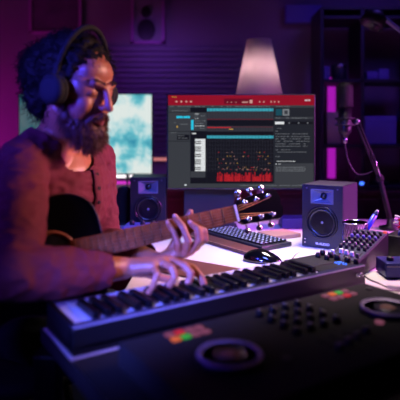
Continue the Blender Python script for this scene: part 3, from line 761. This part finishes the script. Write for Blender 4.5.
b = BM(); sph(b, hinge, .015); cyl(b, hinge, hinge-Vector((.012, 0, 0)), .009); obj('swivel', b, 'steel', t)
b = BM(); tube(b, [elb+Vector((.0, -.014, .0)), elb+(hinge-elb)*.45+Vector((.012, -.012, 0))], .0025, 8); obj('spring', b, 'chrome', t)
b = BM(); tube(b, curve([Vector((mc.x, 2.3, zb_-.03)), at(348, 160, 2.3), at(356, 173, 2.3), at(366, 174, 2.3), at(374, 170, 2.3)], 8), .003, 8)
own_origin(tag(obj('microphone_cable', b, 'dark'), 'dark cable looping from the microphone to its arm', 'cable'))
b = BM(); box(b, (at(361, 0, 2.995).x, 2.995, .8415+.045), (.09, .045, .088), bev=.004)
t = tag(obj('charger_box', b, 'black'), 'small black box with a blue light on the sideboard', 'box'); 
b = BM(); sph(b, (at(362, 0, 2.97).x, 2.9725, at(0, 183.5, 2.97).z), (.014, .004, .010)); obj('light', b, 'ledblue', t)
b = BM(); lathe(b, [(.05, .0), (.05, .02), (.042, .022)], Matrix.Translation((at(389, 0, 2.95).x, 3.09, .8635)), 24); 
t = tag(obj('lamp_dock', b, 'dark'), 'low round black dock with a white light on the sideboard', 'dock')
b = BM(); sph(b, (at(389, 0, 2.95).x, 3.09, .888), (.012, .012, .010)); obj('light', b, 'ledwhite', t)
# lamp arm at the top right
t = thing('boom_lamp', 'dark studio lamp head on a pale boom at the top right corner', 'lamp', (1.38, 2.75, 0))
hd = at(374, 20, 2.3); st = Vector((1.38, 2.75, at(0, 62, 2.5).z))
b = BM(); lathe(b, [(.02, .05), (.05, .02), (.058, -.03), (.054, -.03), (.045, .015), (.018, .045)], Matrix.Translation(hd) @ Matrix.Rotation(.5, 4, 'Y'), 32); obj('lamp_head', b, 'black', t)
b = BM(); tube(b, [hd+Vector((.03, 0, .02)), st], .011, 10); obj('boom', b, mat('boom_blue_grey', (110, 120, 150), .4), t)
b = BM(); cyl(b, (1.38, 2.75, .02), st+Vector((0, 0, .03)), .014); obj('stand', b, 'black', t)
b = BM(); lathe(b, [(.16, 0), (.16, .015), (.02, .035)], Matrix.Translation((1.38, 2.75, 0))); 
for v in b.verts: v.co.z = max(v.co.z, 0)
obj('base', b, 'black', t)
#PERSON
# ------------------------------------------------------------------ guitar
P0 = Vector((-.351, 1.184, .881)); GN = Vector((.404, .15, .07)).normalized()
GF = Vector((.05, -1, .2)); GF = (GF-GN*GF.dot(GN)).normalized(); GU = GF.cross(GN).normalized()
if GU.z < 0: GU = -GU
G = Matrix((GN, GU, GF)).transposed().to_4x4(); G.translation = P0      # local: x neck, y up, z towards viewer
t = thing('acoustic_guitar', 'black acoustic guitar with brown fretboard held by the bearded man', 'guitar', tuple(G @ Vector((-.14, -.17, -.05))))
half = [(.125, .028), (.122, .075), (.108, .112), (.075, .136), (.03, .143), (-.02, .132), (-.07, .118), (-.11, .118), (-.16, .138), (-.22, .172), (-.28, .190), (-.33, .178), (-.362, .13), (-.375, .06), (-.377, 0)]
hp = curve([(a_, b_, 0) for a_, b_ in half], 5)
out_ = [(p.x, p.y) for p in hp]+[(p.x, -p.y) for p in reversed(hp[:-1])]
b = BM(); prism(b, out_, -.088, .0, G)
obj('body', b, 'blackgloss', t, True, .006)
b = BM()
ring_ = [G @ Vector((p[0], p[1], .0012)) for p in out_]; tube(b, ring_+[ring_[0]], .0022, 6); obj('binding', b, mat('guitar_binding', (64, 42, 34), .4), t)
b = BM(); lathe(b, [(.050, .0002), (0, .0002)], G, 40); obj('sound_hole', b, mat('sound_hole_dark', (10, 6, 5), .9), t)
b = BM(); lathe(b, [(.052, .0), (.052, .0018), (.062, .0018), (.062, .0)], G, 48); obj('rosette', b, mat('rosette_wood', (120, 70, 44), .4), t)
b = BM(); box(b, (-.155, 0, .006), (.03, .16, .010), bev=.002); b.transform(G); obj('bridge', b, 'neckw', t)
L0, L1 = .048, .481
def hw(x): return .0285+(.0215-.0285)*(x-L0)/(L1-L0)
b = BM(); prism(b, [(L0, -hw(L0)), (L1, -hw(L1)), (L1, hw(L1)), (L0, hw(L0))], .0, .0065, G); fb = obj('fretboard', b, 'fret', t, True, .001)
b = BM(); x = .115; rings = []
for i in range(12):
    xx = .118+(L1-.118)*i/11; rr_ = hw(xx)-.0015
    rings.append([b.verts.new(G @ Vector((xx, rr_*math.cos(PI+PI*k/12), -.020*math.sin(PI*k/12)*(1 if i else 1.3)))) for k in range(13)])
for i in range(11):
    for k in range(12): b.faces.new((rings[i][k], rings[i][k+1], rings[i+1][k+1], rings[i+1][k])).smooth = True
for rg in rings: pass
for i in range(11): b.faces.new((rings[i][0], rings[i+1][0], rings[i+1][12], rings[i][12]))
b.faces.new(rings[0]); b.faces.new(rings[-1]); obj('neck', b, 'neckw', t)
sc = .636
for k in range(1, 20):
    xx = L1-(sc-sc/2**(k/12))
    if xx < L0+.004: break
    b = BM(); tube(b, [G @ Vector((xx, -hw(xx)+.0008, .0072)), G @ Vector((xx, hw(xx)-.0008, .0072))], .0011, 6); obj('fret', b, 'string', t)
b = BM(); box(b, (L1+.0025, 0, .004), (.005, .044, .012)); b.transform(G); obj('nut', b, 'bone', t)
HT = G @ Matrix.Translation((L1+.005, 0, .004)) @ Matrix.Rotation(math.radians(12), 4, 'Y')
b = BM(); prism(b, [(0, -.022), (.014, -.034), (.140, -.042), (.153, -.036), (.160, -.012), (.155, 0), (.160, .012), (.153, .036), (.140, .042), (.014, .034), (0, .022)], -.015, 0, HT)
hs = obj('headstock', b, 'blackgloss', t, True, .0015)
posts = []
for i in range(3):
    for s_ in (-1, 1):
        x, y = .032+i*.042, s_*(.023+i*.0015); posts.append((x, y, s_, i))
        b = BM(); lathe(b, [(.0072, 0), (.0072, .0018), (.0045, .003), (.0032, .004), (.0032, .011), (.004, .012), (0, .0125)], Matrix.Translation((x, y, 0)), 20)
        cyl(b, (x, y, -.019), (x, s_*.050, -.019), .0026); box(b, (x, y+s_*.004, -.020), (.016, .020, .010), bev=.002)
        b.transform(HT); tn = obj('tuner', b, 'chrome', t)
        b = BM(); sph(b, (x, s_*.054, -.019), (.0110, .0085, .004), seg=20); b.transform(HT); obj('tuner_button', b, 'chrome', tn)
order = [(0, -1), (1, -1), (2, -1), (2, 1), (1, 1), (0, 1)]
for k in range(6):
    y0, y1 = (k-2.5)*.0098, (k-2.5)*.0070
    px_, sg = order[k]; x, y = .032+px_*.042, sg*(.023+px_*.0015)
    b = BM(); tube(b, [G @ Vector((-.155, y0, .012)), G @ Vector((L1+.0025, y1, .0105)), HT @ Vector((x, y*.82, .006))], .00045+.00012*(5-k if k < 3 else 5-k), 5)
    obj('string', b, 'string', t)

# ------------------------------------------------------------------ the man
V = Vector
Ff = V((.87, -.5, 0)).normalized(); Ll = V((.5, .87, 0)).normalized()
BR = Matrix((Ff, Ll, V((0, 0, 1)))).transposed().to_4x4()
SL, SR = V((-.328, 1.56, 1.092)), V((-.445, 1.262, 1.10))
ER, EL = V((-.375, 1.02, .885)), V((-.290, 1.50, .845))
WR = at(124, 268, 1.185)
Gp = lambda n, w_, f: G @ V((n, w_, f))
WL = Gp(.250, -.076, -.022)
NB = V((-.395, 1.405, 1.155))                      # neck base
HC = V((-.318, 1.315, 1.294))                     # head centre
HM = Matrix.Translation(HC) @ Matrix.Rotation(math.radians(-29), 4, 'Z') @ Matrix.Rotation(math.radians(14), 4, 'Y')
hl = lambda x, y, z: HM @ V((x, y, z))
HR = HM.to_3x3().to_4x4()
CH = V((-.395, 1.435, 1.0)); WA = V((-.465, 1.49, .82)); PE = V((-.53, 1.54, .62))
hipR, hipL = PE-Ll*.09, PE+Ll*.09
knR, knL = V((-.17, 1.25, .60)), V((-.11, 1.48, .605))
anR, anL = V((-.20, 1.27, .10)), V((-.12, 1.49, .10))

b = BM()
# trunk
sph(b, CH, (.105, .155, .16), BR, 24); sph(b, WA, (.10, .14, .15), BR, 24); sph(b, PE, (.12, .16, .12), BR, 24)
cap(b, SR, SL, .052); cap(b, SR, NB+V((0, 0, .01)), .046, .060); cap(b, SL, NB, .046, .060)
cap(b, NB, hl(-.035, 0, -.07), .060, .056, 24)
for h_, k_, a_ in ((hipR, knR, anR), (hipL, knL, anL)): cap(b, h_, k_, .075, .052); cap(b, k_, a_, .050, .034); cap(b, a_, a_+Ff*.13-V((0, 0, .05)), .034, .026)
cap(b, SR, ER, .048, .036); cap(b, SL, EL, .048, .036)
def fore(e, w_): cap(b, e, e.lerp(w_, .3), .036, .041); cap(b, e.lerp(w_, .3), w_, .041, .026, 20)
fore(ER, WR); fore(EL, WL)
# head
sph(b, hl(-.022, 0, .032), (.098, .077, .092), HR, 32)
sph(b, hl(.030, 0, -.030), (.058, .058, .088), HR, 32)
cap(b, hl(-.01, .058, -.06), hl(.062, .026, -.103), .016, .018); cap(b, hl(-.01, -.058, -.06), hl(.062, -.026, -.103), .016, .018)
sph(b, hl(.072, 0, -.102), (.020, .026, .018), HR)
for s_ in (-1, 1): sph(b, hl(.030, s_*.036, .004), (.046, .034, .046), HR, 24); sph(b, hl(.030, s_*.038, -.045), (.044, .026, .050), HR, 24); sph(b, hl(.046, 0, .046), (.036, .056, .045), HR, 24)
cap(b, hl(.079, -.034, .026), hl(.089, -.010, .021), .0095, .0085); cap(b, hl(.079, .034, .026), hl(.089, .010, .021), .0095, .0085)
cap(b, hl(.088, 0, .020), hl(.108, 0, -.022), .0075, .0105); sph(b, hl(.112, 0, -.031), (.012, .011, .010), HR)
for s_ in (-1, 1):
    sph(b, hl(.101, s_*.012, -.034), (.010, .0075, .008), HR)
    sph(b, hl(.070, s_*.031, .001), (.0140, .0160, .0120), HR)                     # closed lid over the eye
    sph(b, hl(.046, s_*.036, -.034), (.036, .025, .036), HR, 24)
    sph(b, hl(.006, s_*.076, -.012), (.020, .008, .032), HR); sph(b, hl(.010, s_*.077, -.03), (.010, .007, .012), HR)
cap(b, hl(.086, -.018, -.062), hl(.098, 0, -.060), .0055, .007); cap(b, hl(.086, .018, -.062), hl(.098, 0, -.060), .0055, .007)
cap(b, hl(.084, -.015, -.073), hl(.094, 0, -.074), .006, .0075); cap(b, hl(.084, .015, -.073), hl(.094, 0, -.074), .006, .0075)
# hands: palm pads then each finger as its own tapered chain
tips = []
def finger(js, r0, r1):
    n = len(js)
    for i in range(n-1):
        ra, rb = r0+(r1-r0)*i/(n-1), r0+(r1-r0)*(i+1)/(n-1)
        cap(b, js[i], js[i+1], ra, rb, 14)
    tips.append((js[-2], js[-1], r1))
def hand(wr, mcps, fingers, thumb, inner):
    for m_ in mcps: cap(b, wr.lerp(m_, .12), m_, .0195, .0145, 14)
    for i in range(3): cap(b, mcps[i].lerp(wr, .1), mcps[i+1].lerp(wr, .1), .0115)
    cap(b, wr, wr.lerp((mcps[1]+mcps[2])/2, .5), .023, .020)
    for f_, r_ in zip(fingers, (.0110, .0112, .0106, .0094)): finger(f_, r_, r_*.8)
    cap(b, wr, thumb[0], .019, .0145); finger(thumb, .0118, .0092)
mR = [at(177, 264, 1.222), at(170, 261, 1.202), at(162, 262, 1.184), at(153, 266, 1.168)]
hand(WR, mR, [
    [mR[0], at(193, 268, 1.212), at(201, 277, 1.204), at(205, 286.5, 1.20)],
    [mR[1], at(184, 265, 1.180), at(191, 273, 1.172), at(189, 281.5, 1.170)],
    [mR[2], at(172, 268, 1.156), at(175, 277, 1.150), at(170, 285.5, 1.152)],
    [mR[3], at(157, 274, 1.142), at(154, 284, 1.138), at(149, 292.5, 1.142)]],
    [at(143, 272, 1.215), at(158, 277, 1.235), at(172, 280, 1.245)], None)
mL = [Gp(.354, -.058, -.006), Gp(.337, -.064, .0), Gp(.319, -.066, .003), Gp(.301, -.063, .003)]
hand(WL, mL, [
    [mL[0], Gp(.374, -.046, .024), Gp(.375, -.026, .031), Gp(.363, -.013, .0185)],
    [mL[1], Gp(.356, -.044, .032), Gp(.357, -.016, .037), Gp(.347, .002, .0185)],
    [mL[2], Gp(.325, -.040, .040), Gp(.318, .000, .040), Gp(.311, .026, .018)],
    [mL[3], Gp(.300, -.040, .034), Gp(.294, -.008, .034), Gp(.289, .015, .0175)]],
    [Gp(.290, -.060, -.046), Gp(.328, -.018, -.044), Gp(.366, .031, -.020)], None)
me = remeshed(b, .0033, 7)
man = link_mesh('person', me, ['skin', 'lip', 'nail'])
man['label'] = 'bearded person with curly hair in a maroon henley shirt, playing guitar and piano keys'; man['category'] = 'person'
lipc = hl(.100, 0, -.067)
for p_ in me.polygons:
    c_ = HM.inverted() @ p_.center
    if c_.x > .085 and abs(c_.y) < .023 and -.082 < c_.z < -.055: p_.material_index = 1
def child(name, me_or_bm, mats, smooth=True): 
    if isinstance(me_or_bm, bmesh.types.BMesh): return obj(name, me_or_bm, mats, man)
    return link_mesh(name, me_or_bm, mats, man)
for k, (a_, c_, r_) in enumerate(tips[:4]+tips[5:9]):            # nails on the finger tips
    d_ = (c_-a_).normalized(); up_ = V((0, 0, 1)) if k < 4 else GF
    up_ = (up_-d_*up_.dot(d_)).normalized(); 
    b = BM(); X_ = d_.cross(up_).normalized(); Rm = Matrix((X_, d_, up_)).transposed().to_4x4()
    sph(b, c_+up_*r_*.72, (r_*.62, r_*.8, r_*.32), Rm, 12); child('finger_nail', b, 'nail')

# shirt
def wrinkle(me_, amp, sc_, seed=0, strength=None):
    me_.calc_loop_triangles() if False else None
    co_ = [v.co.copy() for v in me_.vertices]; no_ = [v.normal.copy() for v in me_.vertices]
    for v, c_, n_ in zip(me_.vertices, co_, no_):
        q_ = V((c_.x*sc_, c_.y*sc_, c_.z*sc_*1.7+seed))
        k_ = noise.noise(q_)+.5*noise.noise(q_*2.1)
        k_ = (1-abs(k_)*2)                                      # ridged folds
        v.co = c_+n_*amp*k_*(strength(c_) if strength else 1)
g = .010
b = BM()
sph(b, CH, (.105+g, .158+g, .165), BR, 24); sph(b, WA, (.112+g, .15+g, .16), BR, 24); sph(b, PE+V((0, 0, .06)), (.13, .168, .09), BR, 24)
cap(b, SR, SL, .052+g); cap(b, SR, NB, .050+g, .060+g); cap(b, SL, NB, .050+g, .060+g)
cap(b, SR, ER, .060, .051, 20); cap(b, SL, EL, .058, .048, 20)
cr, cl = ER.lerp(WR, .84), EL.lerp(WL, .80)
cap(b, ER, ER.lerp(WR, .3), .051, .053, 20); cap(b, ER.lerp(WR, .3), cr, .053, .037, 20)
cap(b, EL, EL.lerp(WL, .3), .048, .050, 20); cap(b, EL.lerp(WL, .3), cl, .050, .036, 20)
me = remeshed(b, .006, 5)
wrinkle(me, .0055, 17)
bm = BM(); bm.from_mesh(me)
nd = (hl(-.035, 0, -.07)-NB).normalized()
front = NB+Ff*.060+V((0, 0, -.016))
kill = []
for v in bm.verts:
    d0 = v.co-NB; al = d0.dot(nd); rad = (d0-nd*al).length
    c1 = rad < .080 and al > -.03
    df = v.co-front; c2 = df.length < .071
    dc = (WR-ER).normalized(); c3 = (v.co-ER).dot(dc) > (cr-ER).length-.004 and (v.co-cr).length < .09
    dc2 = (WL-EL).normalized(); c4 = (v.co-EL).dot(dc2) > (cl-EL).length-.004 and (v.co-cl).length < .09
    if c1 or c2 or c3 or c4: kill.append(v)
bmesh.ops.delete(bm, geom=kill, context='VERTS')
rim = [e for e in bm.edges if e.is_boundary]
bm.to_mesh(me); bm.free()
sh = link_mesh('shirt', me, ['shirt'], man)
so = sh.modifiers.new('cloth', 'SOLIDIFY'); so.thickness = .003; so.offset = 0
sm = sh.modifiers.new('smooth', 'SUBSURF'); sm.levels = 1; sm.render_levels = 1
# placket and buttons down the chest, pressed onto the shirt
dgm = bpy.context.evaluated_depsgraph_get(); dgm.update()
she = sh.evaluated_get(dgm)
def on_shirt(z, off=0):
    o_ = V((CH.x, CH.y, z))+Ff*.5+Ll*off
    hit, loc, nn, i_ = she.ray_cast(o_, -Ff)
    return (loc, nn) if hit else (V((CH.x, CH.y, z))+Ff*.12, Ff)
b = BM(); rows = []
for k in range(14):
    z = 1.075-k*.012
    rows.append([b.verts.new(on_shirt(z, o_)[0]+Ff*.0035) for o_ in (.002, .012, .022, .032)])
for k in range(13):
    for j in range(3): b.faces.new((rows[k][j], rows[k][j+1], rows[k+1][j+1], rows[k+1][j])).smooth = True
pk = obj('placket', b, mat('maroon_placket', (96, 22, 34), .85, bump=(500, .25)), sh)
so = pk.modifiers.new('cloth', 'SOLIDIFY'); so.thickness = .003
for k in range(4):
    loc, nn = on_shirt(1.06-k*.038, .017); b = BM(); cyl(b, loc+Ff*.002, loc+Ff*.0075, .0055, seg=14); obj('button', b, 'hair', sh)

# trousers and shoes
b = BM(); sph(b, PE, (.138, .175, .125), BR, 24)
for h_, k_, a_ in ((hipR, knR, anR), (hipL, knL, anL)): cap(b, h_, k_, .088, .066, 20); cap(b, k_, a_+V((0, 0, .02)), .064, .056, 20)
me = remeshed(b, .009, 5); wrinkle(me, .004, 12, 3); child('trousers', me, ['trouser'])
for a_ in (anR, anL):
    b = BM(); c_ = V((a_.x, a_.y, 0)); sph(b, c_+V((0, 0, .055)), (.05, .045, .05), BR, 20); sph(b, c_+Ff*.10+V((0, 0, .035)), (.10, .046, .036), BR, 20); box(b, c_+Ff*.06+V((0, 0, .008)), (.24, .085, .016), BR)
    child('shoe', remeshed(b, .006, 4), ['shoe'])

# hair
def strands(bm_, me_, n, ln, r_, curl, droop, seed, keep=None, pts=7):
    R = random.Random(seed); ps = [p_ for p_ in me_.polygons if keep is None or keep(HM.inverted() @ p_.center)]
    for k in range(n):
        p_ = R.choice(ps); nn = p_.normal.copy(); c_ = p_.center-nn*.004
        l_ = ln*R.uniform(.6, 1.3); side = nn.orthogonal().normalized(); side = Matrix.Rotation(R.uniform(0, 6.28), 3, nn) @ side; oth = nn.cross(side)
        ph = R.uniform(0, 6.28); Q = []
        for i in range(pts):
            u_ = i/(pts-1)
            off = nn*l_*u_*.5+side*l_*u_*.7+droop*(u_*u_*l_)+(oth*math.cos(ph+u_*curl)+nn*math.sin(ph+u_*curl))*(l_*.14*min(1, u_*3) if curl else 0)
            Q.append(c_+off)
        tube(bm_, Q, [r_]*(pts-1)+[r_*.4], 3)
b = BM()
sph(b, hl(-.038, 0, .050), (.100, .088, .088), HR, 24); sph(b, hl(-.095, 0, .020), (.080, .085, .085), HR, 24)
sph(b, hl(-.125, 0, .03), (.065, .065, .065), HR, 24); sph(b, hl(-.085, 0, -.045), (.060, .078, .060), HR, 24)
sph(b, hl(-.03, -.066, .03), (.055, .030, .06), HR); sph(b, hl(-.03, .066, .03), (.055, .030, .06), HR)
me = remeshed(b, .006, 2); wrinkle(me, .009, 34, 9)
bm = BM(); bm.from_mesh(me)
k_ = []
for v in bm.verts:
    c_ = HM.inverted() @ v.co
    if c_.x > .034+max(0, c_.z-.045)*1.1 and c_.z < .100: k_.append(v)
bmesh.ops.delete(bm, geom=k_, context='VERTS')
bm.to_mesh(me)
me.update()
for p_ in me.polygons: p_.use_smooth = True
strands(bm, me, 2200, .030, .0009, 8, V((0, 0, -.25)), 4, lambda c_: True, 8)
for f in bm.faces: f.smooth = True
bmesh.ops.recalc_face_normals(bm, faces=bm.faces[:]); bm.to_mesh(me); bm.free()
child('hair', me, ['hair'])
# beard and moustache
b = BM()
for s_ in (-1, 1):
    cap(b, hl(.016, s_*.062, -.035), hl(.028, s_*.053, -.078), .008, .016); cap(b, hl(.028, s_*.050, -.078), hl(.060, s_*.028, -.108), .016, .026)
    cap(b, hl(.052, s_*.042, -.072), hl(.064, s_*.032, -.090), .010, .016)
sph(b, hl(.070, 0, -.104), (.032, .040, .030), HR); sph(b, hl(.068, 0, -.120), (.028, .032, .024), HR)
me = remeshed(b, .004, 3); wrinkle(me, .004, 60, 2)
bm = BM(); bm.from_mesh(me)
strands(bm, me, 3200, .017, .0006, 3, V((0, 0, -.9)), 8, None, 5)
b2 = BM()
for s_ in (-1, 1): cap(b2, hl(.100, s_*.004, -.049), hl(.088, s_*.027, -.060), .006, .005); cap(b2, hl(.088, s_*.027, -.060), hl(.078, s_*.035, -.078), .005, .007)
me2 = remeshed(b2, .0025, 2)
for f in bm.faces: f.smooth = True
bmesh.ops.recalc_face_normals(bm, faces=bm.faces[:]); bm.to_mesh(me); bm.free(); child('beard', me, ['beard'])
bm = BM(); bm.from_mesh(me2); strands(bm, me2, 700, .009, .0005, 1, V((0, 0, -.9)), 5, None, 4)
for f in bm.faces: f.smooth = True
bm.to_mesh(me2); bm.free(); child('moustache', me2, ['beard'])
mi_ = [p_ for p_ in man.data.polygons]
def on_face(y, z):
    o_ = hl(.3, y, z); d_ = (HM.to_3x3() @ V((-1, 0, 0)))
    hit, loc, nn, i_ = man.ray_cast(o_, d_)
    return (loc, nn) if hit else (hl(.085, y, z), -d_)
R = random.Random(2)
for s_ in (-1, 1):
    b = BM()
    for k in range(90):
        u_ = R.random(); y = s_*(.010+.036*u_); z = .0255+.009*math.sin(u_*2.4)-.004*u_+R.uniform(-.0035, .0035)*(1-u_*.5)
        loc, nn = on_face(y, z); d_ = HM.to_3x3() @ V((-.1, s_*.8, .45-.8*u_)); tube(b, [loc-nn*.0005, loc+nn*.0022+d_*.004, loc+nn*.0018+d_*.010], [.0004, .0004, .0002], 3)
    child('eyebrow', b, 'hair')
    b = BM()
    pts = []
    for k in range(9):
        u_ = k/8; loc, nn = on_face(s_*(.019+.026*u_), -.0035-.003*math.sin(u_*PI)); pts.append(loc+nn*.0006)
    tube(b, pts, .0007, 5); child('eyelash', b, 'hair')

# headphones
t = thing('headphones', 'black over-ear headphones worn by the bearded man', 'headphones', tuple(hl(0, 0, -.06)))
b = BM(); pts = [hl(.004, .092*math.cos(PI*k/24), .028+.132*math.sin(PI*k/24)) for k in range(25)]
tube(b, [hl(.006, .096, .0)]+pts+[hl(.006, -.096, .0)], .0075, 10); obj('headband', b, 'blackmat', t)
for s_ in (-1, 1):
    b = BM(); Rm = HM @ Matrix.Translation((.010, s_*.080, -.010)) @ Matrix.Scale(.92, 4) @ Matrix.Rotation(-s_*PI/2, 4, 'X')
    lathe(b, [(.030, .0), (.040, .004), (.042, .012), (.040, .018)], Rm, 32); cu_ = obj('ear_cushion', b, 'blackmat', t)
    b = BM(); lathe(b, [(.040, .018), (.041, .026), (.036, .036), (.022, .040), (0, .040)], Rm, 32); obj('ear_cup', b, 'blackmat', t)

# stool
t = thing('stool', 'round black stool under the seated man', 'stool', (PE.x, PE.y, 0))
b = BM(); lathe(b, [(.17, .44), (.185, .45), (.185, .475), (.165, .488), (0, .490)], Matrix.Translation((PE.x, PE.y, 0)), 40); obj('seat', b, 'blackmat', t)
for k in range(4):
    a_ = PI/4+k*PI/2; b = BM(); cyl(b, (PE.x+.19*math.cos(a_), PE.y+.19*math.sin(a_), 0), (PE.x+.12*math.cos(a_), PE.y+.12*math.sin(a_), .445), .014); obj('leg', b, 'black', t)
b = BM(); pts = [(PE.x+.17*math.cos(2*PI*k/32), PE.y+.17*math.sin(2*PI*k/32), .14) for k in range(33)]; tube(b, pts, .008); obj('foot_ring', b, 'steel', t)
